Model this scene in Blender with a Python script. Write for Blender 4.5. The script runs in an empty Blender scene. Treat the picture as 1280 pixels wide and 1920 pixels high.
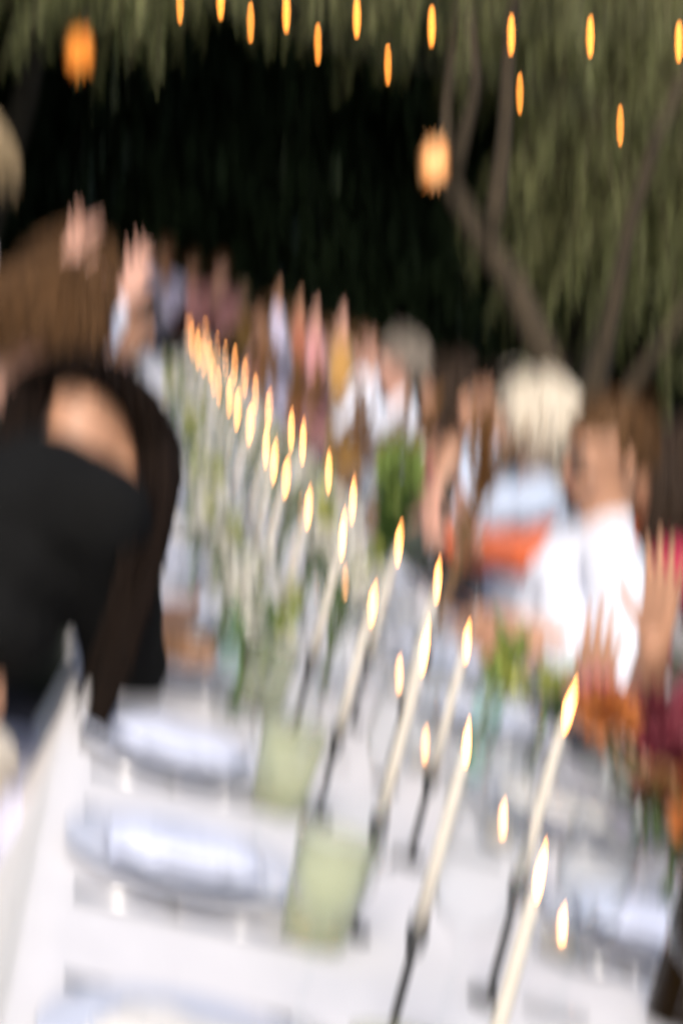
import bpy, bmesh, math, random
from mathutils import Vector, Matrix, noise
random.seed(7)
V = Vector
scene = bpy.context.scene
col = scene.collection

# ------------------------------------------------------------------ camera
LENS, SH = 70.0, 36.0
F = LENS / SH * 1920
TH = math.radians(14.5)                 # the camera is rolled
VPX, VPY = 280, 520                     # vanishing point of the table
_dx, _dy = VPX - 640, VPY - 960
_X = _dx * math.cos(TH) + _dy * math.sin(TH)
_Y = _dx * math.sin(TH) - _dy * math.cos(TH)
PITCH = math.atan2(_Y, F)
YAW = math.atan2(-_X, F / math.cos(PITCH))
FWD = V((math.sin(YAW) * math.cos(PITCH), math.cos(YAW) * math.cos(PITCH), -math.sin(PITCH)))
R0 = V((math.cos(YAW), -math.sin(YAW), 0)); U0 = R0.cross(FWD)
CR = R0 * math.cos(TH) + U0 * math.sin(TH)
CU = -R0 * math.sin(TH) + U0 * math.cos(TH)
CAM = V((0, 0, 1.33))
def at(px, py, y):
    d = FWD * F + CR * (px - 640) - CU * (py - 960)
    return CAM + d * (y / d.y)
def on(px, py, z):
    d = FWD * F + CR * (px - 640) - CU * (py - 960)
    return CAM + d * ((z - CAM.z) / d.z)
cd = bpy.data.cameras.new('camera'); cam = bpy.data.objects.new('camera', cd); col.objects.link(cam)
cd.sensor_fit = 'VERTICAL'; cd.sensor_height = SH; cd.lens = LENS; cd.clip_start = .05; cd.clip_end = 400
M4 = Matrix.Identity(4)
for i in range(3):
    M4[i][0] = CR[i]; M4[i][1] = CU[i]; M4[i][2] = -FWD[i]; M4[i][3] = CAM[i]
cam.matrix_world = M4
cd.dof.use_dof = True; cd.dof.focus_distance = 0.35; cd.dof.aperture_fstop = 9
cd.dof.aperture_ratio = 6.5
scene.camera = cam

# ------------------------------------------------------------------ sky, sun, exposure
SUN_EL, SUN_AZ = math.radians(43), math.radians(197)      # azimuth clockwise from +Y
w = bpy.data.worlds.new('World'); scene.world = w; w.use_nodes = True
nt = w.node_tree; bg = nt.nodes['Background']
sk = nt.nodes.new('ShaderNodeTexSky'); sk.sky_type = 'NISHITA'; sk.sun_disc = False
sk.sun_elevation = SUN_EL; sk.sun_rotation = SUN_AZ; sk.dust_density = 3.0; sk.ozone_density = .6
nt.links.new(sk.outputs[0], bg.inputs[0]); bg.inputs[1].default_value = 0.12
sl = bpy.data.lights.new('sun', 'SUN'); sl.energy = 1.7; sl.angle = math.radians(25); sl.color = (1, .93, .84)
so = bpy.data.objects.new('sun', sl); col.objects.link(so)
sd = V((math.sin(SUN_AZ) * math.cos(SUN_EL), math.cos(SUN_AZ) * math.cos(SUN_EL), math.sin(SUN_EL)))
so.rotation_euler = sd.to_track_quat('Z', 'Y').to_euler(); so.location = sd * 30
vs = scene.view_settings; vs.view_transform = 'Standard'; vs.look = 'None'; vs.gamma = 1; vs.exposure = 0.82
vs.use_curve_mapping = False
scene.cycles.max_bounces = 8; scene.cycles.transparent_max_bounces = 24
scene.cycles.caustics_reflective = False; scene.cycles.caustics_refractive = False
scene.cycles.sample_clamp_indirect = 4

# ------------------------------------------------------------------ materials
MATS = {}
def mat(name, c, rough=.6, var=.12, scale=30, bump=.0, bscale=200, sss=0, metal=0, c2=None, trans=None, spec=.5, sheen=0):
    if name in MATS: return MATS[name]
    m = bpy.data.materials.new(name); m.use_nodes = True; n = m.node_tree; p = n.nodes['Principled BSDF']
    tc = n.nodes.new('ShaderNodeTexCoord')
    nz = n.nodes.new('ShaderNodeTexNoise'); nz.inputs['Scale'].default_value = scale; nz.inputs['Detail'].default_value = 4
    n.links.new(tc.outputs['Object'], nz.inputs['Vector'])
    rp = n.nodes.new('ShaderNodeValToRGB')
    if c2 is None:
        a = [max(0, v * (1 - var)) for v in c]; b = [min(1, v * (1 + var)) for v in c]
    else: a, b = c, c2
    rp.color_ramp.elements[0].position = .32; rp.color_ramp.elements[1].position = .68
    rp.color_ramp.elements[0].color = (*a, 1); rp.color_ramp.elements[1].color = (*b, 1)
    n.links.new(nz.outputs['Fac'], rp.inputs[0]); n.links.new(rp.outputs[0], p.inputs['Base Color'])
    p.inputs['Roughness'].default_value = rough; p.inputs['Metallic'].default_value = metal
    p.inputs['Specular IOR Level'].default_value = spec
    if sheen: p.inputs['Sheen Weight'].default_value = sheen
    if sss:
        p.inputs['Subsurface Weight'].default_value = sss; p.inputs['Subsurface Radius'].default_value = (.012, .005, .003)
        p.inputs['Subsurface Scale'].default_value = 1.0
    if bump:
        nb = n.nodes.new('ShaderNodeTexNoise'); nb.inputs['Scale'].default_value = bscale; nb.inputs['Detail'].default_value = 3
        n.links.new(tc.outputs['Object'], nb.inputs['Vector'])
        bp = n.nodes.new('ShaderNodeBump'); bp.inputs['Strength'].default_value = bump; bp.inputs['Distance'].default_value = .01
        n.links.new(nb.outputs['Fac'], bp.inputs['Height']); n.links.new(bp.outputs[0], p.inputs['Normal'])
    if trans:
        out = n.nodes['Material Output']; t = n.nodes.new('ShaderNodeBsdfTranslucent'); mx = n.nodes.new('ShaderNodeMixShader')
        n.links.new(rp.outputs[0], t.inputs[0]); mx.inputs[0].default_value = trans
        n.links.new(p.outputs[0], mx.inputs[1]); n.links.new(t.outputs[0], mx.inputs[2]); n.links.new(mx.outputs[0], out.inputs[0])
    MATS[name] = m; return m
def glass(name, tint=(1, 1, 1), body=0.0, bodycol=(.5, .6, .4)):
    if name in MATS: return MATS[name]
    m = bpy.data.materials.new(name); m.use_nodes = True; n = m.node_tree; n.nodes.remove(n.nodes['Principled BSDF'])
    out = n.nodes['Material Output']; tr = n.nodes.new('ShaderNodeBsdfTransparent'); tr.inputs[0].default_value = (*tint, 1)
    gl = n.nodes.new('ShaderNodeBsdfGlossy'); gl.inputs['Roughness'].default_value = .03
    lw = n.nodes.new('ShaderNodeLayerWeight'); lw.inputs[0].default_value = .28
    nz = n.nodes.new('ShaderNodeTexNoise'); nz.inputs['Scale'].default_value = 40
    mr = n.nodes.new('ShaderNodeMapRange'); mr.inputs['To Min'].default_value = .85; mr.inputs['To Max'].default_value = 1.1
    n.links.new(nz.outputs['Fac'], mr.inputs[0])
    mu = n.nodes.new('ShaderNodeMath'); mu.operation = 'MULTIPLY'
    n.links.new(lw.outputs['Facing'], mu.inputs[0]); n.links.new(mr.outputs[0], mu.inputs[1])
    pw = n.nodes.new('ShaderNodeMath'); pw.operation = 'POWER'; pw.inputs[1].default_value = 2.4; n.links.new(mu.outputs[0], pw.inputs[0])
    mx = n.nodes.new('ShaderNodeMixShader'); n.links.new(pw.outputs[0], mx.inputs[0])
    if body:
        df = n.nodes.new('ShaderNodeBsdfDiffuse'); df.inputs[0].default_value = (*bodycol, 1)
        tl = n.nodes.new('ShaderNodeBsdfTranslucent'); tl.inputs[0].default_value = (*bodycol, 1)
        m0 = n.nodes.new('ShaderNodeMixShader'); m0.inputs[0].default_value = .5
        n.links.new(df.outputs[0], m0.inputs[1]); n.links.new(tl.outputs[0], m0.inputs[2])
        m1 = n.nodes.new('ShaderNodeMixShader'); m1.inputs[0].default_value = body
        n.links.new(tr.outputs[0], m1.inputs[1]); n.links.new(m0.outputs[0], m1.inputs[2]); n.links.new(m1.outputs[0], mx.inputs[1])
    else: n.links.new(tr.outputs[0], mx.inputs[1])
    n.links.new(gl.outputs[0], mx.inputs[2]); n.links.new(mx.outputs[0], out.inputs[0])
    MATS[name] = m; return m
def emit(name, c, s, c2=None):
    m = bpy.data.materials.new(name); m.use_nodes = True; n = m.node_tree; n.nodes.remove(n.nodes['Principled BSDF'])
    e = n.nodes.new('ShaderNodeEmission'); e.inputs[1].default_value = s
    tc = n.nodes.new('ShaderNodeTexCoord'); nz = n.nodes.new('ShaderNodeTexNoise'); nz.inputs['Scale'].default_value = 20
    n.links.new(tc.outputs['Object'], nz.inputs['Vector'])
    rp = n.nodes.new('ShaderNodeValToRGB'); rp.color_ramp.elements[0].color = (*c, 1); rp.color_ramp.elements[1].color = (*(c2 or c), 1)
    rp.color_ramp.elements[0].position = .35; rp.color_ramp.elements[1].position = .65
    n.links.new(nz.outputs['Fac'], rp.inputs[0]); n.links.new(rp.outputs[0], e.inputs[0])
    n.links.new(e.outputs[0], n.nodes['Material Output'].inputs[0]); MATS[name] = m; return m

linen = mat('white_linen', (.64, .62, .625), .85, .04, 14, .25, 60, sheen=.2)
porcelain = mat('porcelain', (.60, .63, .72), .22, .03, 10)
napkin_m = mat('napkin_linen', (.58, .61, .73), .9, .05, 25, .4, 90)
napkin_w = mat('napkin_ivory', (.64, .61, .57), .9, .05, 25, .4, 90)
wax = mat('ivory_wax', (.60, .55, .47), .45, .05, 25, .1, 60, sss=.15)
iron = mat('black_iron', (.03, .03, .03), .5, .3, 60, .2, 150)
steel = mat('steel', (.55, .55, .56), .25, .1, 40, metal=1)
clear = glass('clear_glass', (.99, .995, .995))
greeng = glass('sage_glass', (.95, .965, .88), .24, (.72, .73, .54))
bottleg = glass('green_bottle_glass', (.80, .93, .87), .06, (.2, .45, .32))
darkg = glass('dark_bottle_glass', (.10, .06, .02), .6, (.035, .02, .008))
flame_m = emit('flame', (1, .44, .13), 15, (1, .26, .05))
flame_s = emit('small_flame', (1, .45, .20), 9, (1, .34, .10))
bulb_m = emit('bulb_glow', (1, .36, .06), 13, (1, .27, .035))
star_m = emit('lantern_glow', (1, .54, .25), 1.3, (1, .33, .08))
bread_m = mat('bread_crust', (.36, .18, .08), .7, .4, 30, .4, 60)
white_wood = mat('white_painted_wood', (.72, .71, .69), .5, .06, 20, .1, 60)
bark = mat('bark', (.05, .036, .021), .95, .45, 9, .9, 18)
darkbark = mat('dark_bark', (.03, .024, .016), .95, .4, 9, .8, 18)
leaf_o = mat('olive_leaf', (.14, .16, .055), .55, 0, .9, c2=(.33, .335, .145), trans=.4)
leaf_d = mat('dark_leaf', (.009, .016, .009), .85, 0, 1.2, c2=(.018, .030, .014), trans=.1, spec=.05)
stem_m = mat('green_stem', (.10, .17, .035), .6, .3, 30, trans=.15)
dry_m = mat('dried_stem', (.20, .11, .045), .8, .3, 30)
hang_wire = mat('wire', (.02, .018, .015), .6, .2, 30)

# ------------------------------------------------------------------ mesh helpers
class MB:
    def __init__(s): s.v = []; s.f = []; s.mi = []; s.cur = 0
    def add(s, vs, fs):
        o = len(s.v); s.v += [tuple(x) for x in vs]; s.f += [tuple(i + o for i in f) for f in fs]; s.mi += [s.cur] * len(fs); return s
    def box(s, c, d, rot=None, taper=1):
        x, y, z = [k / 2 for k in d]; R = rot or Matrix.Identity(3); c = V(c)
        vs = [c + R @ V((sx * x * (taper if sz > 0 else 1), sy * y * (taper if sz > 0 else 1), sz * z)) for sz in (-1, 1) for sy in (-1, 1) for sx in (-1, 1)]
        return s.add(vs, [(0, 2, 3, 1), (4, 5, 7, 6), (0, 1, 5, 4), (2, 6, 7, 3), (0, 4, 6, 2), (1, 3, 7, 5)])
    def tube(s, pts, rad, n=6, cap=True):
        pts = [V(p) for p in pts]; k = len(pts)
        if not hasattr(rad, '__len__'): rad = [rad] * k
        vs = []; ref = None
        for i, p in enumerate(pts):
            t = (pts[min(i + 1, k - 1)] - pts[max(i - 1, 0)])
            t = t.normalized() if t.length > 1e-9 else V((0, 0, 1))
            if ref is None: ref = t.orthogonal().normalized()
            ref = (ref - t * ref.dot(t)); ref = ref.normalized() if ref.length > 1e-6 else t.orthogonal().normalized()
            b = t.cross(ref)
            for j in range(n):
                a = 2 * math.pi * j / n; vs.append(p + (ref * math.cos(a) + b * math.sin(a)) * rad[i])
        fs = [(i * n + j, i * n + (j + 1) % n, (i + 1) * n + (j + 1) % n, (i + 1) * n + j) for i in range(k - 1) for j in range(n)]
        if cap: fs += [tuple(range(n - 1, -1, -1)), tuple((k - 1) * n + j for j in range(n))]
        return s.add(vs, fs)
    def capsule(s, a, b, ra, rb, n=12):
        a, b = V(a), V(b); t = (b - a)
        t = t.normalized() if t.length > 1e-6 else V((0, 0, 1)); pts = []; rr = []
        for q in (80, 55, 28): q = math.radians(q); pts.append(a - t * ra * math.sin(q)); rr.append(ra * math.cos(q))
        pts.append(a); rr.append(ra); pts.append(b); rr.append(rb)
        for q in (28, 55, 80): q = math.radians(q); pts.append(b + t * rb * math.sin(q)); rr.append(rb * math.cos(q))
        return s.tube(pts, rr, n)
    def ell(s, c, r, rot=None, nu=14, nv=9):
        R = rot or Matrix.Identity(3); c = V(c); vs = [c + R @ V((0, 0, r[2]))]
        for i in range(1, nv):
            ph = math.pi * i / nv
            for j in range(nu):
                th = 2 * math.pi * j / nu
                vs.append(c + R @ V((r[0] * math.sin(ph) * math.cos(th), r[1] * math.sin(ph) * math.sin(th), r[2] * math.cos(ph))))
        vs.append(c + R @ V((0, 0, -r[2]))); L = len(vs) - 1
        fs = [(0, 1 + j, 1 + (j + 1) % nu) for j in range(nu)]
        for i in range(nv - 2):
            for j in range(nu):
                p = 1 + i * nu; q = p + nu; fs.append((p + j, q + j, q + (j + 1) % nu, p + (j + 1) % nu))
        p = 1 + (nv - 2) * nu; fs += [(L, p + (j + 1) % nu, p + j) for j in range(nu)]
        return s.add(vs, fs)
    def lathe(s, prof, n=20, c=(0, 0, 0)):
        vs = []; c = V(c)
        for r, z in prof:
            for j in range(n):
                a = 2 * math.pi * j / n; vs.append(c + V((r * math.cos(a), r * math.sin(a), z)))
        k = len(prof)
        fs = [(i * n + j, i * n + (j + 1) % n, (i + 1) * n + (j + 1) % n, (i + 1) * n + j) for i in range(k - 1) for j in range(n)]
        return s.add(vs, fs)
    def leaf(s, p, d, nrm, l, wd):
        p = V(p); d = V(d).normalized(); sd_ = d.cross(V(nrm))
        sd_ = sd_.normalized() if sd_.length > 1e-5 else d.orthogonal().normalized(); up = sd_.cross(d)
        return s.add([p, p + d * l * .45 + sd_ * wd + up * wd * .3, p + d * l, p + d * l * .45 - sd_ * wd + up * wd * .3], [(0, 1, 2), (0, 2, 3)])
    def mesh(s, name, mats, smooth=True):
        me = bpy.data.meshes.new(name); me.from_pydata(s.v, [], s.f)
        for m in (mats if isinstance(mats, (list, tuple)) else [mats]): me.materials.append(m)
        if any(s.mi): me.polygons.foreach_set('material_index', s.mi)
        if smooth: me.polygons.foreach_set('use_smooth', [True] * len(me.polygons))
        me.update(); return me
    def build(s, name, mats, parent=None, smooth=True, loc=None):
        return obj(name, s.mesh(name, mats, smooth), parent, loc)
def obj(name, me, parent=None, loc=None):
    o = bpy.data.objects.new(name, me); col.objects.link(o)
    if parent: o.parent = parent
    if loc is not None: o.location = loc
    return o
def tag(o, label, cat, group=None):
    o['label'] = label; o['category'] = cat
    if group: o['group'] = group
    return o
def thing(name, label, cat, loc=(0, 0, 0), rz=0, group=None):
    o = bpy.data.objects.new(name, None); col.objects.link(o); o.location = loc; o.rotation_euler.z = rz; o.empty_display_size = .1
    return tag(o, label, cat, group)
KIDS = {}
def dup(root, loc, rz=None, label=None, scale=None):
    def cp(o, par):
        c = o.copy(); col.objects.link(c); c.parent = par
        for k in list(o.children): cp(k, c)
        return c
    r = cp(root, None); r.location = loc
    if rz is not None: r.rotation_euler.z = rz
    if scale is not None: r.scale = (scale,) * 3
    if label: r['label'] = label
    return r

# ------------------------------------------------------------------ the ground
gm = mat('lawn', (.020, .032, .012), .95, 0, 3, .8, 40, c2=(.05, .058, .022))
def gz(x, y):
    return 0 if y < 30 else min(14, (y - 30) * .5) + .4 * noise.noise(V((x * .1, y * .1, 0)))
g = MB(); NX, NY = 40, 60
xs = [-200 + 400 * i / NX for i in range(NX + 1)]; ys = [-60 + 260 * j / NY for j in range(NY + 1)]
g.add([(x, y, gz(x, y)) for y in ys for x in xs], [(j * (NX + 1) + i, j * (NX + 1) + i + 1, (j + 1) * (NX + 1) + i + 1, (j + 1) * (NX + 1) + i) for j in range(NY) for i in range(NX)])
o = g.build('ground', gm); o['kind'] = 'structure'

# ------------------------------------------------------------------ trees
def dark_tree_meshes():
    rnd = random.Random(3); cr = MB()
    clumps = [(V((rnd.uniform(-2.4, 2.4), rnd.uniform(-2.4, 2.4), rnd.uniform(4.6, 8.4))), rnd.uniform(1.3, 2.1)) for _ in range(11)]
    for c, r in clumps:
        for _ in range(1500):
            d = V((rnd.gauss(0, 1), rnd.gauss(0, 1), rnd.gauss(0, 1))).normalized() * r * rnd.uniform(.5, 1.05); d.z *= .8
            l = rnd.uniform(.14, .3)
            cr.leaf(c + d, V((rnd.gauss(0, 1), rnd.gauss(0, 1), rnd.gauss(-.5, .7))), V((rnd.gauss(0, .6), rnd.gauss(0, .6), 1)), l, l * .3)
    tk = MB(); tk.tube([(0, 0, -.2), (.05, .02, 1.2), (.0, .1, 2.8), (.1, 0, 4.6), (.1, .1, 7)], [.24, .19, .16, .12, .04], 9)
    for c, r in clumps[:7]: tk.tube([(.03, .05, 3.2), V((c.x * .4, c.y * .4, 4.0)), c], [.09, .06, .02], 6)
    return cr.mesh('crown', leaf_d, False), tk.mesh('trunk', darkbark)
dc, dt = dark_tree_meshes()
def dark_shrub_mesh():
    rnd = random.Random(5); cr = MB()
    for _ in range(15000):
        z = rnd.random() ** .9 * 6.2; r = 2.1 * (1 - (z / 6.6) ** 3) ** .5 * rnd.uniform(.65, 1.05); a = rnd.uniform(0, 6.283)
        r *= 1 + .2 * noise.noise(V((a * 2, z, 0)))
        l = rnd.uniform(.16, .34)
        cr.leaf((r * math.cos(a), r * math.sin(a), z), V((math.cos(a) + rnd.gauss(0, .5), math.sin(a) + rnd.gauss(0, .5), rnd.gauss(-.3, .6))), V((rnd.gauss(0, .6), rnd.gauss(0, .6), 1)), l, l * .33)
    st = MB()
    for k in range(5):
        a = k * 1.256; st.tube([(.1 * math.cos(a), .1 * math.sin(a), -.1), (.5 * math.cos(a), .5 * math.sin(a), 2.4), (1.0 * math.cos(a), 1.0 * math.sin(a), 5)], [.08, .06, .015], 6)
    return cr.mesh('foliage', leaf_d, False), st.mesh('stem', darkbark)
sc_, ss_ = dark_shrub_mesh()
rnd = random.Random(11)
for i, (x, y) in enumerate([(-6.5, 15), (-4.6, 19), (-9.5, 25.5), (-7, 22), (-2.0, 24.5), (5.2, 22.5), (7.2, 18.5), (9.0, 24), (13.5, 16), (5.6, 26), (-4.5, 12.8), (12, 11.5), (-.5, 31)]):  # trees out of frame at the sides are added to keep the wood dark
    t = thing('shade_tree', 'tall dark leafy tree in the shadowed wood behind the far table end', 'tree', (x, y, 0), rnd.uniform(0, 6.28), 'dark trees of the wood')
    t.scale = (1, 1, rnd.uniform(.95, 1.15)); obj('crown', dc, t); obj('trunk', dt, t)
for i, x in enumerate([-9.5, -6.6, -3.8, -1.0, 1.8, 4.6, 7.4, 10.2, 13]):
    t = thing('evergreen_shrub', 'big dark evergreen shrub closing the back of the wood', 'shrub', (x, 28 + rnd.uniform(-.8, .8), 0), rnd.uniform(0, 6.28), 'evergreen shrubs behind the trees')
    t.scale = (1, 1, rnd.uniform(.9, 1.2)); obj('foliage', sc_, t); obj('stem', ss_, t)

def strands(mb, starts, rnd, leaf_l=(.05, .10), step=.045, wd=.14):
    for p, L, drift in starts:
        p = V(p); d = V((drift[0], drift[1], rnd.uniform(-.4, .1))).normalized(); pts = [p.copy()]; k = int(L / .12)
        for i in range(k):
            d = (d + V((rnd.gauss(0, .1), rnd.gauss(0, .1), -.32))).normalized(); p = p + d * .12; pts.append(p.copy())
        mb.cur = 1; mb.tube(pts, [.009 * (1 - .7 * i / k) for i in range(k + 1)], 3, False); mb.cur = 0
        for i in range(k):
            a, b = pts[i], pts[i + 1]
            for q in range(int(.12 / step + .5)):
                o_ = a.lerp(b, q * step / .12)
                for sgn in (-1, 1):
                    sdv = V((rnd.gauss(0, 1), rnd.gauss(0, 1), 0)).normalized() * sgn
                    l = rnd.uniform(*leaf_l); mb.leaf(o_, sdv * .8 + V((0, 0, -.75)), V((rnd.gauss(0, .7), rnd.gauss(-.3, .8), .55)), l, l * wd)
# the pepper tree with three leaning stems on the right
rnd = random.Random(21)
pt = thing('pepper_tree', 'leaning forked tree with drooping olive feathery foliage behind the right row of guests', 'tree', (2.85, 12, 0))
def rel(p, b): return V(p) - V(b)
B = pt.location
T1 = [V((2.87, 12, -.1)), at(1085, 840, 12), at(1030, 690, 12), at(960, 530, 12), at(890, 430, 12), at(845, 350, 12), at(835, 220, 12), at(850, 60, 12), at(870, -120, 12)]
tr = MB(); tr.tube([rel(p, B) for p in T1], [.15, .12, .10, .085, .07, .058, .04, .03, .024], 10); tr.build('trunk', bark, pt)
l1 = MB(); l1.tube([rel(p, B) for p in [at(905, 455, 12), at(930, 390, 11.95), at(945, 250, 11.9), at(955, 60, 11.8), at(985, -140, 11.7)]], [.075, .06, .05, .042, .03], 8); l1.build('limb', bark, pt)
l2 = MB(); l2.tube([rel(p, B) for p in [at(848, 350, 12), at(870, 250, 11.9), at(893, 160, 11.85), at(880, 20, 11.75)]], [.06, .045, .038, .03], 8); l2.build('limb', bark, pt)
l3 = MB(); l3.tube([rel(p, B) for p in [V((2.9, 11.95, 0)), at(1075, 810, 11.8), at(1115, 720, 11.7), at(1145, 600, 11.6), at(1175, 440, 11.5), at(1230, 260, 11.4), at(1330, 40, 11.3)]], [.10, .075, .06, .05, .042, .036, .025], 8); l3.build('limb', bark, pt)
l4 = MB(); l4.tube([rel(p, B) for p in [V((3.0, 11.95, 0)), at(1130, 810, 11.75), at(1185, 720, 11.7), at(1265, 610, 11.6), at(1380, 420, 11.5)]], [.08, .055, .045, .038, .03], 8); l4.build('limb', bark, pt)
cr = MB(); st = []
for _ in range(1250):                                   # mass on the right
    px = rnd.uniform(960, 1560); top = rnd.uniform(-260, 330) + (px - 930) * .12
    if px < 1080 and top > 60: top = rnd.uniform(-260, 60)
    y = rnd.uniform(12.3, 15.0); p = at(px, top, y)
    L = rnd.uniform(.5, 1.5) * (1.15 if px > 1100 else .55); st.append((p, L, (rnd.gauss(-.3, .5), rnd.gauss(0, .5))))
for _ in range(560):                                   # fringe across the top
    px = rnd.uniform(420, 1150); top = rnd.uniform(-330, -40) - (120 if px < 760 else 0); y = rnd.uniform(11.5, 15); p = at(px, top, y)
    st.append((p, rnd.uniform(.4, 1.15), (rnd.gauss(-.2, .5), rnd.gauss(0, .5))))
st2 = [(rel(p, B), L, d) for p, L, d in st]
strands(cr, st2, rnd); cr.build('crown', [leaf_o, bark], pt, False)
# second drooping tree, top left
p2 = thing('pepper_tree', 'drooping olive tree whose fringe hangs over the left star lantern', 'tree', (-3.4, 13, 0)); B2 = p2.location
tr = MB(); tr.tube([rel(p, B2) for p in [(-3.4, 13, -.1), (-3.3, 13, 1.5), (-2.9, 12.9, 3), (-2.2, 12.7, 4.3), (-1.0, 12.5, 5)]], [.22, .18, .15, .11, .05], 10); tr.build('trunk', bark, p2)
l = MB(); l.tube([rel(p, B2) for p in [(-2.9, 12.9, 3), (-3.6, 12.6, 4.4), (-4.4, 12.4, 5.2)]], [.12, .08, .04], 8); l.build('limb', bark, p2)
cr = MB(); st = []
for _ in range(330):
    px = rnd.uniform(-260, 520); top = rnd.uniform(-380, -60); p = at(px, top, rnd.uniform(10.5, 13.5))
    st.append((rel(p, B2), rnd.uniform(.3, .85) * (1.25 if 150 < px < 300 else .8), (rnd.gauss(0, .5), rnd.gauss(0, .5))))
strands(cr, st, rnd); cr.build('crown', [leaf_o, bark], p2, False)

# ------------------------------------------------------------------ hanging lights
bm_ = MB(); bm_.lathe([(.0005, -.024), (.010, -.020), (.0145, -.008), (.013, .006), (.008, .016), (.0075, .022)], 12); bulb_me = bm_.mesh('bulb', bulb_m)
bm_ = MB(); bm_.lathe([(.0005, .020), (.010, .020), (.011, .026), (.010, .050), (.004, .056), (.0005, .057)], 10); sock_me = bm_.mesh('socket', iron)
def festoon_bulb(px, py, y, label, group, sc):
    c = at(px, py, y); t = thing('festoon_bulb', label, 'light bulb', c, 0, group); t.scale = (sc,) * 3
    obj('bulb', bulb_me, t); obj('socket', sock_me, t)
    wv = MB(); wv.tube([(0, 0, .055), (.001, 0, .09)], .003, 5); wv.build('wire', hang_wire, t)
    return c + V((0, 0, .088 * sc))
for name, pts, lab, grp, y0, y1, sc in [
    ('a', [(414, -2), (537, 22), (669, 32), (809, 49), (958, 65), (1106, 68), (1272, 78)], 'bright warm bulb hanging from the near festoon wire', 'bulbs on the near wire', 7.5, 7.1, .62),
    ('b', [(338, 6), (470, 42), (596, 82), (727, 121), (974, 175), (1162, 235)], 'dim warm bulb hanging from the far festoon wire', 'bulbs on the far wire', 9.6, 9.6, .6)]:
    tops = []
    for i, (px, py) in enumerate(pts):
        y = y0 + (y1 - y0) * i / (len(pts) - 1); tops.append(festoon_bulb(px, py, y, lab, grp, sc))
    run = []
    a, b = tops[0] + (tops[0] - tops[-1]) * .4, tops[-1] + (tops[-1] - tops[0]) * .3
    for u, v_ in zip([a] + tops, tops + [b]):
        run += [u, u.lerp(v_, .5) + V((0, 0, .012))]
    wv = MB(); wv.tube(run + [b], .004, 5)
    tag(wv.build('festoon_wire', hang_wire), 'thin dark wire carrying the %s bulbs' % ('bright near' if name == 'a' else 'dim far'), 'wire')
star_a = emit('amber_lantern_glow', (1, .38, .07), .85, (1, .24, .03))
def star_lantern(px, py, y, r, label, topz, star_m=star_m):
    c = at(px, py, y); t = thing('star_lantern', label, 'lantern', c)
    sp = MB(); rnd = random.Random(int(px)); n = 46; ga = math.pi * (3 - 5 ** .5)
    for i in range(n):
        zz = 1 - 2 * (i + .5) / n; rr = math.sqrt(1 - zz * zz); d = V((rr * math.cos(ga * i), rr * math.sin(ga * i), zz))
        e = V((d.x, d.y, d.z * 1.15)); b = e * r * .45; tip = e * r * rnd.uniform(.95, 1.2)
        a1 = d.orthogonal().normalized(); a2 = d.cross(a1); q = r * .15
        sp.add([b + a1 * q, b + a2 * q, b - a1 * q, b - a2 * q, tip], [(0, 1, 4), (1, 2, 4), (2, 3, 4), (3, 0, 4)])
    sp.build('spikes', star_m, t, False)
    co = MB(); co.ell((0, 0, 0), (r * .5, r * .5, r * .58)); co.build('core', star_m, t)
    cp = MB(); cp.lathe([(.001, r * 1.5), (.014, r * 1.48), (.016, r * 1.3), (.001, r * 1.29)], 10); cp.build('cap', iron, t)
    wv = MB(); wv.tube([(0, 0, r * 1.4), (0.01, 0, (topz - c.z) * .5), (0, 0, topz - c.z)], .003, 4); wv.build('cord', hang_wire, t)
star_lantern(150, 97, 7.0, .062, 'amber spiky star lantern hanging over the left row of guests', 3.6, star_a)
star_lantern(815, 302, 9.0, .080, 'pale orange spiky star lantern hanging before the forked trunk', 4.2)

# ------------------------------------------------------------------ table and cloth
TX0, TX1, TY0, TY1, TZ = .03, .85, .55, 15.0, .75
t = thing('banquet_table', 'very long narrow banquet table under a white cloth', 'table', ((TX0 + TX1) / 2, (TY0 + TY1) / 2, 0))
b = MB(); b.box((0, 0, .722), (TX1 - TX0 - .01, TY1 - TY0 - .01, .03)); b.build('tabletop', white_wood, t)
lg = MB(); lg.box((0, 0, .353), (.05, .05, .705)); lm = lg.mesh('leg', white_wood)
for i in range(7):
    for sx in (-1, 1): q = obj('leg', lm, t); q.location = (sx * .33, -6.9 + i * 2.3, 0)
c = MB(); NYc = 420; prof = [(-1, .34), (-1, .5), (-1, .66), (-1, .735), (-.985, .751)] + [(-.9 + 1.8 * k / 12, .752) for k in range(13)] + [(.985, .751), (1, .735), (1, .66), (1, .5), (1, .34)]
vs_ = []; xm, hw = (TX0 + TX1) / 2, (TX1 - TX0) / 2
for j in range(NYc + 1):
    y = TY0 + (TY1 - TY0) * j / NYc
    for (u, z) in prof:
        dr = max(0, .735 - z); x = xm + u * (hw + .004)
        if dr > 0: x += math.copysign(1, u) * (dr * .10 + dr * .11 * (math.sin(y * 19 + 2 * math.sin(y * 3.1)) + .6 * math.sin(y * 41)))
        else: z += .0014 * noise.noise(V((x * 9, y * 5, 0)))
        vs_.append((x, y, z))
P = len(prof)
c.add(vs_, [(j * P + i, j * P + i + 1, (j + 1) * P + i + 1, (j + 1) * P + i) for j in range(NYc) for i in range(P - 1)])
tag(c.build('tablecloth', linen), 'white linen cloth draped along the whole long table', 'tablecloth')
TC = .7545

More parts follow.
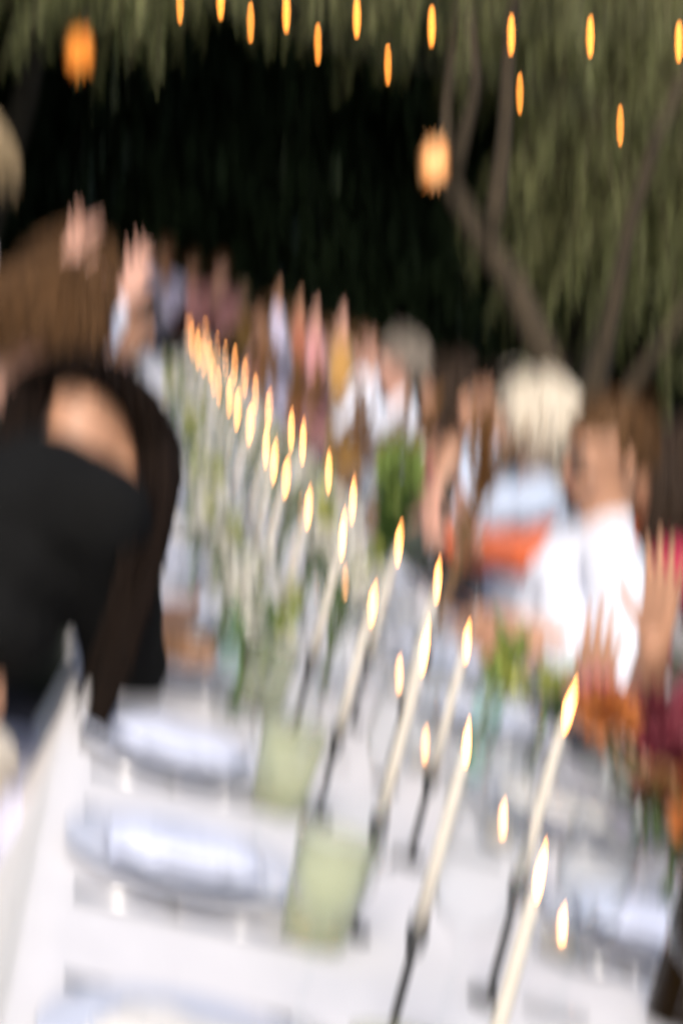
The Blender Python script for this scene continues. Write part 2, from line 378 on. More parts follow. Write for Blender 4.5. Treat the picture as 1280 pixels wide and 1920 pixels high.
# ------------------------------------------------------------------ tableware prototypes
def plate_mesh(r, h=.018):
    m = MB(); m.lathe([(.0005, .001), (r * .6, .001), (r * .64, .004), (r * .97, h), (r, h + .002), (r * .985, h + .004), (r * .66, .0085), (r * .6, .006), (.0005, .006)], 36); return m.mesh('plate', porcelain)
big_pl, small_pl = plate_mesh(.125), plate_mesh(.085, .014)
def napkin_mesh():
    m = MB(); N = 9; vs = []
    for lay in range(2):
        for i in range(N):
            for j in range(N):
                u, v = i / (N - 1) - .5, j / (N - 1) - .5
                vs.append((u * .10, v * .16, .004 + lay * .016 + (.006 * noise.noise(V((u * 6, v * 6, lay)))) - (.012 * lay if abs(v) > .48 or abs(u) > .48 else 0)))
    fs = []
    for lay in range(2):
        for i in range(N - 1):
            for j in range(N - 1):
                a = lay * N * N + i * N + j; fs.append((a, a + N, a + N + 1, a + 1) if lay else (a, a + 1, a + N + 1, a + N))
    m.add(vs, fs); return m
nap_me = napkin_mesh().mesh('napkin', napkin_m); nap_me2 = napkin_mesh().mesh('napkin', napkin_w)
gt = MB(); gt.lathe([(.0005, .0), (.031, .0), (.033, .004), (.036, .05), (.041, .105), (.0395, .105), (.0345, .05), (.031, .012), (.0005, .012)], 24); tum_me = gt.mesh('tumbler', greeng); tumc_me = gt.mesh('tumbler', clear)
wp = [(.0005, 0), (.034, 0), (.034, .002), (.006, .006), (.0038, .012), (.0036, .085), (.010, .095), (.028, .112), (.037, .14), (.036, .175), (.031, .205), (.030, .205), (.0350, .175), (.036, .14), (.027, .114), (.0005, .098)]
def wine(group, label, loc):
    t = thing('wine_glass', label, 'glass', loc, 0, group)
    obj('bowl', wb_me, t); obj('stem', ws_me, t); return t
m = MB(); m.lathe(wp[5:], 22); wb_me = m.mesh('bowl', clear)
m = MB(); m.lathe(wp[:6], 16); ws_me = m.mesh('stem', clear)
def cut_mesh(kind):
    m = MB()
    if kind == 'knife':
        m.box((0, -.045, .004), (.012, .10, .007)); m.box((0, .06, .004), (.017, .115, .003), taper=.7)
    else:
        m.box((0, -.04, .004), (.009, .11, .004)); m.box((0, .035, .005), (.022, .03, .003))
        for k in (-1, -.33, .33, 1): m.box((k * .0095, .072, .006), (.0032, .05, .0025))
    return m.mesh(kind, steel)
knife_me, fork_me = cut_mesh('knife'), cut_mesh('fork')
# candlestick with taper
def flame_mesh(h, r, ma):
    m = MB(); m.lathe([(.0003, 0), (r * .75, h * .10), (r, h * .26), (r * .8, h * .5), (r * .38, h * .78), (.0003, h)], 10); return m.mesh('flame', ma)
fl_me, fl_s = flame_mesh(.036, .0030, flame_m), flame_mesh(.022, .005, flame_s)
m = MB(); m.lathe([(.0005, 0), (.021, 0), (.021, .003), (.007, .006), (.0042, .012), (.004, .092), (.0085, .098), (.0095, .104), (.0095, .118), (.0078, .118), (.0078, .106), (.0005, .106)], 16); holder_me = m.mesh('candle_holder', iron)
m = MB(); m.lathe([(.0005, .108), (.0072, .108), (.0058, .18), (.0048, .262), (.003, .268), (.0005, .266)], 14); taper_me = m.mesh('taper', wax)
m = MB(); m.tube([(0, 0, .264), (.0006, 0, .274)], .0011, 5); wick_me = m.mesh('wick', iron)
def candle(x, y, label, group, s=1.0):
    t = thing('taper_candle', label, 'candle', (x, y, TC), rnd.uniform(0, 6), group); t.scale = (1, 1, s)
    obj('candle_holder', holder_me, t); tp = obj('taper', taper_me, t); obj('wick', wick_me, tp)
    f = obj('flame', fl_me, t); f.location = (0, 0, .269); f.scale = (rnd.uniform(.85, 1.1), rnd.uniform(.85, 1.1), rnd.uniform(.65, 1.25)); f.rotation_euler = (rnd.uniform(-.12, .12), rnd.uniform(-.12, .12), 0); return t
m = MB(); m.lathe([(.0005, 0), (.026, 0), (.029, .004), (.031, .062), (.0295, .062), (.0275, .006), (.0005, .006)], 18); vot_me = m.mesh('votive_glass', clear)
m = MB(); m.lathe([(.0005, .006), (.019, .006), (.019, .02), (.0005, .021)], 14); tl_me = m.mesh('tealight', wax)
def votive(x, y):
    t = thing('votive_candle', 'small lit tealight in a clear glass cup between the tapers', 'candle', (x, y, TC), 0, 'votive candles along the table')
    obj('votive_glass', vot_me, t); obj('tealight', tl_me, t); f = obj('flame', fl_s, t); f.location = (0, 0, .022)
rnd = random.Random(4)
YA = [1.22, 1.59, 1.90, 2.32, 2.75, 3.21, 3.62, 4.05, 4.5, 5.0, 5.6, 6.3, 7.0, 7.7, 8.5, 9.3, 10.1, 11.0, 11.9, 13, 14]
for y in YA: candle(.338 + rnd.uniform(-.012, .012), y, 'lit ivory taper in slim black iron holder, left candle row', 'tapers of the left row', rnd.uniform(.94, 1.05))
YB = [1.78, 2.22, 2.59, 2.94, 3.52, 4.1, 4.7, 5.3, 6.1, 6.9, 7.8, 8.8, 9.9, 11.2, 12.6, 13.8]
for y in YB: candle(.456 + rnd.uniform(-.012, .012), y + .001, 'lit ivory taper in slim black iron holder, centre candle row', 'tapers of the centre row', rnd.uniform(.94, 1.05))
for y in [1.98, 2.4, 2.75, 3.3, 3.8, 4.3, 4.9, 5.7, 6.6, 7.4, 8.3, 9.6, 10.8]: votive(.56 + rnd.uniform(-.03, .03), y)
# place settings
LY = [1.45, 1.98, 2.46, 3.03] + [3.56 + .53 * k for k in range(20)]
for i, y in enumerate(LY):
    for side in (0, 1):
        sx = -1 if side == 0 else 1
        px = (.172 if side == 0 else .700) + rnd.uniform(-.006, .006); yy = y + (0 if side == 0 else .12) + rnd.uniform(-.015, .015)
        sn = 'left' if side == 0 else 'right'; who = 'camera-side'
        edge = 'on the black top\'s side of the table' if side == 0 else 'on the sunglasses wearer\'s side of the table'
        if yy > 14.7: continue
        tag(obj('dinner_plate', big_pl, None, (px, yy, TC)), 'round white dinner plate ' + edge, 'plate', 'dinner plates, %s side' % sn)
        tag(obj('starter_plate', small_pl, None, (px, yy, TC + .0085)), 'smaller white plate stacked on a dinner plate ' + edge, 'plate', 'starter plates, %s side' % sn)
        if not (side == 0 and i == 3):
            nm = nap_me if (i + side) % 3 else nap_me2
            o = obj('napkin', nm, None, (px, yy, TC + .0145)); o.rotation_euler.z = rnd.uniform(-.3, .3) + (1.57 if side else 1.4)
            tag(o, ('pale blue' if nm is nap_me else 'ivory') + ' folded napkin lying on a plate ' + edge, 'napkin', '%s napkins, %s side' % ('pale blue' if nm is nap_me else 'ivory', sn))
        tx = .300 if side == 0 else .60
        tag(obj('tumbler', tum_me if side == 0 else tumc_me, None, (tx + rnd.uniform(-.008, .008), yy - .13, TC)), ('sage green' if side == 0 else 'clear') + ' glass tumbler ' + edge, 'tumbler', 'tumblers, %s side' % sn)
        wine('wine glasses, %s side' % sn, 'clear stemmed wine glass ' + edge, ((.262 if side == 0 else .632) + rnd.uniform(-.012, .012), yy + .13 + rnd.uniform(-.02, .02), TC))
        if yy < 9:
            wine('second wine glasses, %s side' % sn, 'clear wine glass nearer the candles ' + edge, ((.385 if side == 0 else .535) + rnd.uniform(-.012, .012), yy + .20 + rnd.uniform(-.02, .02), TC))
            o = obj('knife', knife_me, None, (px - .01, yy - sx * -.145 * (1 if side else 1), TC)); o.rotation_euler.z = -1.57 * -sx
            tag(o, 'steel table knife beside a plate ' + edge, 'knife', 'knives, %s side' % sn)
            o = obj('fork', fork_me, None, (px - .01, yy + sx * -.145, TC)); o.rotation_euler.z = -1.57 * -sx
            tag(o, 'steel fork beside a plate ' + edge, 'fork', 'forks, %s side' % sn)
# bread on the fourth left plate
m = MB()
for k in range(5): m.ell((-.045 + k * .022, .004 * (-1) ** k, .022), (.026, .03 - .003 * abs(k - 2), .024), None, 12, 8)
o = m.build('bread_roll', bread_m, None, True, (LY[3] * 0 + .175, LY[3], TC + .012)); o.rotation_euler.z = .2
tag(o, 'brown crusty bread roll on the plate past the hanging hair', 'bread')
# bottles
def bottle(name, label, loc, ma, s=1.0, lab_m=None):
    t = thing(name, label, 'bottle', loc); t.scale = (s,) * 3
    m = MB(); m.lathe([(.0005, 0), (.034, 0), (.037, .006), (.037, .17), (.034, .195), (.018, .225), (.0145, .245), (.0145, .295), (.0165, .297), (.0165, .305), (.012, .305), (.0115, .25), (.0005, .2)], 22); m.build('body', ma, t)
    if lab_m: m = MB(); m.lathe([(.0376, .05), (.0378, .05), (.0378, .13), (.0376, .13)], 22); m.build('paper_label', lab_m, t)
q = on(880, 1455, TC); bottle('water_bottle', 'small green glass water bottle among the wine glasses', (q.x, q.y, TC), bottleg, .62)
q = on(425, 1270, TC); bottle('water_bottle', 'green glass bottle next to the plate with bread', (q.x, q.y, TC), bottleg, .55)
q = on(1275, 1905, TC); bottle('wine_bottle', 'dark brown wine bottle at the right table edge', (q.x - .012, q.y - .03, TC), darkg, .9)
# ------------------------------------------------------------------ flowers
PET = {}
def bloom_mesh(kind, ma, rnd):
    m = MB()
    if kind == 'ball':
        for _ in range(60):
            d = V((rnd.gauss(0, 1), rnd.gauss(0, 1), rnd.gauss(0, 1))).normalized(); m.leaf(d * .008, d, d.orthogonal(), .022, .007)
        m.ell((0, 0, 0), (.012, .012, .012), None, 8, 6)
    elif kind == 'dahlia':
        for ring, (n, tilt, l) in enumerate([(12, .15, .042), (11, .5, .037), (9, .9, .03), (6, 1.25, .022)]):
            for k in range(n):
                a = 2 * math.pi * (k + ring * .5) / n + rnd.uniform(-.1, .1); d = V((math.cos(a) * math.cos(tilt), math.sin(a) * math.cos(tilt), math.sin(tilt)))
                m.leaf(V((0, 0, ring * .004)), d, V((0, 0, 1)) if tilt < 1 else V((math.cos(a), math.sin(a), 0)), l, l * .27)
        m.ell((0, 0, .004), (.012, .012, .010), None, 8, 6)
    elif kind == 'plume':
        for _ in range(110):
            z = rnd.uniform(0, .16); a = rnd.uniform(0, 6.28); d = V((math.cos(a), math.sin(a), 1.1)); m.leaf((0, 0, z), d, V((0, 0, 1)), .035 * (1.1 - z * 4), .004)
    return m.mesh('bloom', ma, False)
fl_mats = {'yellow-green': mat('bloom_yellow_green', (.42, .44, .09), .7, .25, 40, trans=.2), 'green': mat('bloom_green', (.24, .33, .08), .7, .3, 40, trans=.2),
           'burgundy': mat('bloom_burgundy', (.16, .018, .03), .7, .35, 40, trans=.15), 'pink': mat('bloom_pink', (.55, .17, .22), .7, .25, 40, trans=.2),
           'orange': mat('bloom_orange', (.42, .13, .025), .7, .25, 40, trans=.2), 'white': mat('bloom_white', (.75, .73, .66), .7, .08, 40, trans=.2),
           'dry': mat('bloom_dry', (.30, .15, .05), .85, .3, 40, trans=.1)}
bms = {}
def bloom(kind, colr):
    if (kind, colr) not in bms: bms[(kind, colr)] = bloom_mesh(kind, fl_mats[colr], random.Random(len(bms)))
    return bms[(kind, colr)]
def vase(label, loc, kind, cols, n, h, spread, rnd, vr=.03, vh=.11, leafy=3, stem=None, group=None, size=1.0, glassm=None, lean=(0, 0)):
    t = thing('flower_vase', label, 'flowers', loc, 0, group)
    m = MB(); m.lathe([(.0005, 0), (vr * .9, 0), (vr, .006), (vr * 1.05, vh * .5), (vr * .55, vh * .82), (vr * .62, vh), (vr * .57, vh), (vr * .5, vh * .82), (vr * .98, vh * .5), (vr * .9, .008), (.0005, .008)], 18); m.build('vase', glassm or clear, t)
    for k in range(n):
        a = rnd.uniform(0, 6.28); r = spread * rnd.uniform(.2, 1); hh = h * rnd.uniform(.72, 1.05); top = V((r * math.cos(a) + lean[0], r * math.sin(a) + lean[1], hh))
        b0 = V((-.3 * vr * math.cos(a), -.3 * vr * math.sin(a), .015)); pts = [b0, V((top.x * .18, top.y * .18, vh)), V((top.x * .6, top.y * .6, hh * .62)), top]
        m = MB(); m.tube(pts, [.0022, .0022, .0018, .0014], 5); so_ = m.build('stem', stem or stem_m, t)
        if leafy:
            m = MB()
            for q in range(leafy):
                p = pts[1].lerp(top, rnd.uniform(.15, .85)); aa = rnd.uniform(0, 6.28); m.leaf(p, V((math.cos(aa), math.sin(aa), rnd.uniform(.2, 1))), V((0, 0, 1)), rnd.uniform(.04, .08), .012)
            m.build('leaves', stem or stem_m, so_, False)
        fo = obj('bloom', bloom(kind, cols[k % len(cols)]), t); fo.location = top; fo.scale = (size * rnd.uniform(.8, 1.2),) * 3
        fo.rotation_euler = (rnd.uniform(-.4, .4), rnd.uniform(-.4, .4), rnd.uniform(0, 6))
    return t
rnd = random.Random(31)
vase('leafy green spray with tall grass blade in front of the burgundy dress', (.60, 4.0, TC), 'ball', ['green'], 11, .36, .055, rnd, leafy=12, size=.9)
vase('brown dried grasses in a bud vase before the coral dress', (.655, 3.55, TC), 'plume', ['dry'], 6, .36, .05, rnd, leafy=2, stem=dry_m)
vase('yellow-green round blooms on thin stems beside the white shirt', (.575, 2.62, TC), 'ball', ['yellow-green', 'green'], 4, .22, .045, rnd, leafy=1, size=.85)
vase('pale green round blooms on thin stems near the raised hand', (.70, 2.78, TC), 'ball', ['green', 'yellow-green'], 4, .19, .04, rnd, leafy=1, size=.85)
vase('low burgundy, pink and orange dahlia bunch by the right table edge', (.80, 2.52, TC), 'dahlia', ['burgundy', 'pink', 'burgundy', 'orange', 'burgundy'], 15, .17, .10, rnd, vr=.045, vh=.09, leafy=2, size=1.25)
vase('orange and burgundy dahlias beside the dark wine bottle', (.765, 2.25, TC), 'dahlia', ['orange', 'burgundy', 'dry'], 7, .15, .05, rnd, vr=.03, vh=.08, leafy=2)
for k, y in enumerate([3.1, 3.75, 4.4, 5.1, 5.8, 6.6, 7.5, 8.4, 9.4, 10.6, 12.0]):
    vase('slim clear vase of airy white and pale green blooms', (.405 + rnd.uniform(-.025, .035), y, TC), 'ball', ['white', 'white', 'white', 'yellow-green'], 10, .25, .085, rnd, leafy=2, group='white bud vases', size=.75)
for k, y in enumerate([2.76, 3.3, 3.85, 4.35, 4.9, 5.5, 6.2, 7.0, 7.9, 9, 10.2]):
    vase('low clear vase of white blooms set among the left wine glasses', (.235 + rnd.uniform(-.02, .03), y, TC), 'ball', ['white', 'white', 'white', 'yellow-green'], 8, .19, .06, rnd, leafy=2, group='white vases among the left glasses', size=.75)
for k, y in enumerate([4.6, 5.4, 6.3, 7.2, 8.1, 9.2, 10.4]):
    vase('slim vase of ochre dried grasses beside the candle rows', (.63 + rnd.uniform(-.04, .04), y, TC), 'plume', ['dry'], 4, .30, .05, rnd, leafy=1, stem=dry_m, group='dried grass vases')

# ------------------------------------------------------------------ people
def cloth(name, c, var=.1, scale=12): return mat('fabric_' + name, c, .9, var, scale, .35, 160, sheen=.3 if max(c) > .1 else 0, spec=.3 if max(c) > .1 else .1)
SK = {'tan': mat('skin_tan', (.46, .24, .145), .5, .10, 18, .08, 120, sss=.12), 'pink': mat('skin_pink', (.55, .30, .22), .5, .10, 18, .08, 120, sss=.12), 'brown': mat('skin_brown', (.33, .16, .085), .5, .1, 18, .08, 120, sss=.1)}
HR = {'dark': mat('hair_dark', (.009, .005, .003), .7, .4, 60, spec=.08), 'darkbrown': mat('hair_dark_brown', (.035, .02, .011), .6, .4, 60, spec=.25), 'brown': mat('hair_brown', (.10, .05, .02), .6, .4, 60, spec=.15), 'grey': mat('hair_grey', (.24, .20, .16), .55, .3, 60),
      'white': mat('hair_white', (.62, .55, .44), .6, .15, 60), 'blond': mat('hair_blond', (.30, .22, .12), .55, .3, 60)}
eye_w = mat('eye_white', (.42, .38, .36), .2, .03, 20); eye_d = mat('iris', (.02, .013, .008), .15, .2, 50); lip_m = mat('lips', (.36, .12, .10), .45, .1, 50)
BAKE = []
def fuse(mb, name, ma, parent, vox, smooth=6, folds=0.0, seed=0):
    o = mb.build(name, ma, parent)
    r = o.modifiers.new('r', 'REMESH'); r.mode = 'VOXEL'; r.voxel_size = vox; r.use_smooth_shade = True
    s_ = o.modifiers.new('s', 'SMOOTH'); s_.iterations = smooth; s_.factor = .5
    if folds:
        tx = bpy.data.textures.new('folds', 'CLOUDS'); tx.noise_scale = .07; tx.noise_depth = 1
        d = o.modifiers.new('d', 'DISPLACE'); d.texture = tx; d.strength = folds; d.mid_level = .5
    BAKE.append(o); return o
def elbow(S, Wr, up_l, fo_l, pole):
    d = Wr - S; L = d.length; mx_ = (up_l + fo_l) * .985
    if L > mx_: Wr = S + d * (mx_ / L); d = Wr - S; L = mx_
    a = (up_l ** 2 - fo_l ** 2 + L ** 2) / (2 * L); h = math.sqrt(max(1e-6, up_l ** 2 - a ** 2)); t = d.normalized()
    n = pole - t * pole.dot(t); n = n.normalized() if n.length > 1e-4 else t.orthogonal().normalized()
    return S + t * a + n * h, Wr
def add_hand(mb, wr, d, palm, side, k=1.0, curl=.25, spread=1.0):
    """palm: direction the palm faces; thumb leaves the side of the palm near its base"""
    d = d.normalized(); palm = (palm - d * palm.dot(d)).normalized(); lat = d.cross(palm) * side   # lat points to the thumb side
    for q, l, off in ((-.030, .079, 0), (-.0105, .088, 0), (.0105, .089, 0), (.030, .083, 0)):
        mb.capsule(wr + lat * q * .55, wr + d * l * k + lat * q * k, .0135 * k, .0118 * k, 8)
    for q, l0, segs, sp in ((-.0325, .080, (.030, .021, .018), -.16), (-.0112, .090, (.040, .027, .021), -.045), (.0112, .091, (.044, .030, .022), .045), (.0325, .084, (.039, .026, .021), .15)):
        p = wr + (d * l0 + lat * q) * k; dd = (d + lat * sp * spread).normalized(); r = .0092 * k
        for s_i, L in enumerate(segs):
            dd = (dd + palm * curl * (.6 + .4 * s_i)).normalized(); e = p + dd * L * k; mb.capsule(p, e, r, r * .92, 7); p = e; r *= .92
    p = wr + (d * .022 + lat * .026) * k; dd = (d * .75 + lat * .75 + palm * .25).normalized(); r = .0135 * k
    for L in (.040, .031, .025): e = p + dd * L * k; mb.capsule(p, e, r, r * .86, 7); p = e; r *= .84; dd = (dd + d * .35 + palm * .1).normalized()
def person(label, base, face, seat=True, k=1.0, lean=0.12, side=0.0, head=(0, 0, 0), top='white', topc=(.7, .7, .75), sleeve=1.0, bottomc=(.05, .05, .07), skirt=False,
           skin='tan', hair='dark', style='short', hlen=.08, hands=None, vox=.011, male=True, glasses=False, nstr=170, crop=None, hdir=None, curl=.25, hdrop=0, waistc=None, face_parts=True, group=None, lock=None, pole=None, boat=False):
    """face: yaw of the body, 0 = +Y; hands: two world wrist targets (left, right) or None"""
    t = thing('person', label, 'person', (base[0], base[1], 0), face, group)
    inv = (Matrix.Translation(V((base[0], base[1], 0))) @ Matrix.Rotation(face, 4, 'Z')).inverted()
    pz = .555 if seat else .93 * k
    Pv = V((0, 0, pz)); Rt = Matrix.Rotation(side, 3, 'Y') @ Matrix.Rotation(-lean, 3, 'X')
    S_ = lambda x, y, z: Pv + Rt @ (V((x, y, z)) * k)
    sw = .185 if male else .160
    N = S_(0, .0, .49); Hc = N + (Rt @ V((0, .025, .0)) + V((0, .015, .155))) * k - V((0, 0, hdrop))
    HR_ = Matrix.Rotation(head[0], 3, 'Z') @ Matrix.Rotation(head[2], 3, 'Y') @ Matrix.Rotation(-head[1], 3, 'X')
    if hdrop: Hc = Hc + Rt @ V((0, .08, 0))
    Hd = lambda x, y, z: Hc + HR_ @ (V((x, y, z)) * k)
    b = MB(); tp = MB(); bt = MB(); g = .013
    # torso
    def torso(m, e, z0=-.04, z1=.50):
        for z, rx, ry, y in ((.0, .150, .112, 0), (.08, .138, .105, 0), (.17, .132, .10, .0), (.26, .145, .105, .008), (.34, .158, .108, .01), (.40, .150, .098, .004)):
            if z < z0 or z > z1: continue
            sx = 1.0 if male else (.9 if z > .05 else 1.0)
            m.ell(S_(0, y, z), ((rx * sx + e) * k, (ry + e) * k, (.075 + e * .5) * k), Rt)
        if z1 > .4:
            for s in (-1, 1): m.capsule(S_(s * .05, -.005, .445), S_(s * (sw - .02), 0, .43), (.056 + e) * k, (.056 + e) * k)
    torso(b, 0); b.capsule(S_(0, -.01, .42), Hd(0, -.015, -.06), .058 * k, .053 * k)
    # head with face
    b.ell(Hd(0, -.01, .02), (.074 * k, .095 * k, .098 * k), HR_, 18, 12); b.ell(Hd(0, .018, -.04), (.062 * k, .075 * k, .075 * k), HR_, 16, 10); b.ell(Hd(0, .062, -.088), (.026 * k, .022 * k, .022 * k), HR_)
    b.capsule(Hd(0, .086, .012), Hd(0, .106, -.028), .008 * k, .0135 * k, 8); b.ell(Hd(0, .078, .030), (.05 * k, .014 * k, .011 * k), HR_)
    for s in (-1, 1):
        b.ell(Hd(s * .078, -.012, -.010), (.011 * k, .022 * k, .034 * k), HR_); b.ell(Hd(s * .042, .066, -.022), (.022 * k, .018 * k, .02 * k), HR_)
    b.ell(Hd(0, .084, -.056), (.022 * k, .012 * k, .009 * k), HR_)
    # legs
    for s in (-1, 1):
        hp = Pv + V((s * .085 * k, 0, -.02))
        if seat: kn, an = V((s * .11, .43 * k, .53)), V((s * .11, .40 * k, .09)); toe = an + V((0, .15, -.05))
        else: kn, an = V((s * .09, .015, .49 * k)), V((s * .09, -.01, .08)); toe = an + V((0, .16, -.04))
        b.capsule(hp, kn, .078 * k, .052 * k); b.capsule(kn, an, .054 * k, .034 * k); b.capsule(an + V((0, -.03, -.035)), toe, .036, .028)
        if skirt:
            bt.capsule(hp, kn, .098 * k, .08 * k); bt.capsule(kn, kn.lerp(an, .75), .082 * k, .075 * k)
        else:
            bt.capsule(hp, kn, .092 * k, .068 * k); bt.capsule(kn, kn.lerp(an, .97), .068 * k, .052 * k)
    if skirt:
        a_, b_ = (V((0, .05, .55)), V((0, .40 * k, .53))) if seat else (V((0, 0, .85 * k)), V((0, 0, .4 * k)))
        for q in range(5): c_ = a_.lerp(b_, q / 4); bt.ell(c_, (.17, .08 if seat else .13, .09 if seat else .16))
    for z in (0, .07): bt.ell(S_(0, 0, z), ((.150 + .02) * k, (.112 + .02) * k, .075 * k), Rt)
    # arms
    hands = hands or (None, None); hv = []
    for s, hw_ in ((-1, hands[0]), (1, hands[1])):
        Sh = S_(s * sw, 0, .425)
        if hw_ is None: Wt = (Pv + V((s * .12, .30 * k, .09))) if seat else Sh + V((s * .05, .05, -.52 * k))
        else: Wt = inv @ V(hw_)
        El, Wr = elbow(Sh, Wt, .285 * k, .25 * k, V((s * pole[0], pole[1], pole[2])) if pole else V((s * .75, -.25, -1)))
        b.capsule(Sh, El, .049 * k, .040 * k); b.capsule(El, Wr, .040 * k, .026 * k)
        if hw_ is None: hd = (Wr - El).normalized(); pn = V((0, 0, -1)) if seat else V((-s, 0, 0))
        else: hd = V((-s * .14, .22, 1)) if hdir is None else (inv.to_3x3() @ V(hdir)); pn = V((-s * .45, s * .9, 0))
        if abs(pn.normalized().dot(hd.normalized())) > .95: pn = V((0, 1, 0))
        add_hand(b, Wr, hd, pn, -s if True else s, k * (1 if male else .93), curl)
        rs = .017 if male else .012
        if sleeve > 0:
            f1 = min(1, sleeve * 2); tp.capsule(Sh, Sh.lerp(El, f1), (.055 + rs) * k, (.044 + rs) * k)
            if sleeve > .5: tp.capsule(El, El.lerp(Wr, (sleeve - .5) * 2 * .93), (.044 + rs) * k, (.034 + rs) * k)
    torso(tp, g, crop if crop is not None else -.04, .38 if boat else (.44 if sleeve > 0 else .36))
    if sleeve > 0 and male: tp.capsule(S_(0, -.012, .47), S_(0, -.005, .495), .068 * k, .064 * k)     # collar
    if sleeve <= 0:
        for s in (-1, 1): tp.capsule(S_(s * .085, .06, .36), S_(s * .08, -.02, .46), .022, .02)
    bo = fuse(b, 'body', SK[skin], t, vox, 4)
    fuse(tp, 'shirt' if male else 'blouse', cloth(top, topc), t, max(vox, .012), 8, .018)
    fuse(bt, 'skirt' if skirt else 'trousers', cloth('bottom_%.2f_%.2f_%.2f' % tuple(bottomc), bottomc), t, .016, 8, .016)
    if waistc:
        m = MB()
        for z in (.07, .115): m.ell(S_(0, 0, z), (.172 * k, .136 * k, .05 * k), Rt)
        fuse(m, 'waistband', cloth('waist', waistc), t, .014, 5)
    if face_parts:
        for s in (-1, 1):
            m = MB(); m.ell(Hd(s * .031, .076, .008), (.0115 * k, .007 * k, .006 * k), HR_, 10, 7); e = m.build('eye', eye_w, t)
            m = MB(); m.ell(Hd(s * .031, .0835, .008), (.0055 * k, .003 * k, .0058 * k), HR_, 8, 6); m.build('iris', eye_d, e)
        m = MB(); m.ell(Hd(0, .094, -.056), (.021 * k, .006 * k, .0065 * k), HR_, 10, 6); m.build('lips', lip_m, t)
        m = MB()
        for s in (-1, 1): m.capsule(Hd(s * .018, .089, .030), Hd(s * .048, .076, .032), .0042, .003, 6)
        m.build('eyebrows', HR[hair], t)
    if glasses:
        m = MB()
        for s in (-1, 1): m.ell(Hd(s * .033, .098, .006), (.027, .005, .021), HR_, 12, 8); m.capsule(Hd(s * .06, .09, .012), Hd(s * .083, -.01, .008), .0025, .0025, 6)
        m.capsule(Hd(-.01, .102, .012), Hd(.01, .102, .012), .0025, .0025, 6); m.build('sunglasses', iron, t)
    # hair
    rn = random.Random(int(base[1] * 100)); h = MB(); rad = V((.078, .100, .104)) * k; HI = HR_.inverted(); hc = Hd(0, -.012, .022)
    def face_zone(q):                                     # q: unit-ellipsoid coordinates
        lim = .42 if style != 'bald' else -1.2
        if hdrop and q.y < -.1 and q.z < .05: return True
        return (q.y > .18 and q.z < lim) or (q.y > -.12 and q.z < -.12) or q.z < (-.62 if style != 'long' else -.75)
    NU, NV = 26, 16; vs = []; idx = {}
    for i in range(NV + 1):
        ph = math.pi * i / NV
        for j in range(NU):
            a = 2 * math.pi * j / NU; q = V((math.sin(ph) * math.cos(a), math.sin(ph) * math.sin(a), math.cos(ph)))
            off = 1.045 + .035 * noise.noise(q * 4 + V((base[1], 0, 0)))
            vs.append(hc + HR_ @ V((q.x * rad.x, q.y * rad.y, q.z * rad.z)) * off)
    fs = []
    for i in range(NV):
        for j in range(NU):
            ph = math.pi * (i + .5) / NV; a = 2 * math.pi * (j + .5) / NU; q = V((math.sin(ph) * math.cos(a), math.sin(ph) * math.sin(a), math.cos(ph)))
            if not face_zone(q): fs.append((i * NU + j, (i + 1) * NU + j, (i + 1) * NU + (j + 1) % NU, i * NU + (j + 1) % NU))
    h.add(vs, fs)
    ax0, ax1 = Pv, N
    cnt = 0
    nstr = int(nstr * (4.2 if vox < .01 else 2.4))
    while cnt < nstr:
        q = V((rn.gauss(0, 1), rn.gauss(0, 1), rn.gauss(0, 1))).normalized()
        if face_zone(q) or q.z < -.4: continue
        cnt += 1; p = hc + HR_ @ V((q.x * rad.x, q.y * rad.y, q.z * rad.z)) * 1.03
        L = hlen * rn.uniform(.75, 1.1); n_ = max(4, int(L / .03)); n_ = min(n_, 22); stp = L / n_
        d = HR_ @ V((q.x * .6 + rn.gauss(0, .15), q.y * .6 - .35, .25)); pts = [p.copy()]
        for s_i in range(n_):
            d = (d * .8 + V((rn.gauss(0, .05), rn.gauss(0, .05), -.42))).normalized(); p = p + d * stp
            l = HI @ (p - hc); u = V((l.x / rad.x, l.y / rad.y, l.z / rad.z)); e = u.length; lim = 1.07 + .05 * rn.random()
            if e < lim: u = u * (lim / max(e, .01)); p = hc + HR_ @ V((u.x * rad.x, u.y * rad.y, u.z * rad.z))
            if u.y > .5 and u.z < .3 and u.length < 1.4 and not hdrop: p = p + HR_ @ V((math.copysign(.02, u.x), -.02, 0))
            if style == 'long':
                w_ = Rt.inverted() @ (p - Pv)
                if w_.z < .47 * k:
                    rr = math.hypot(w_.x / 1.5, w_.y)
                    if rr < .135 * k: sc_f = .135 * k / max(rr, .02); w_ = V((w_.x * (1 if rr > .02 else 1), w_.y * sc_f if abs(w_.y) > .01 else -.135, w_.z)); p = Pv + Rt @ w_
            pts.append(p.copy()); d = (pts[-1] - pts[-2]).normalized()
        r0 = rn.uniform(.002, .0036) * (1.1 if style == 'long' else .85); h.tube(pts, [r0 * (1 - .8 * (i / n_) ** 1.5) for i in range(n_ + 1)], 4)
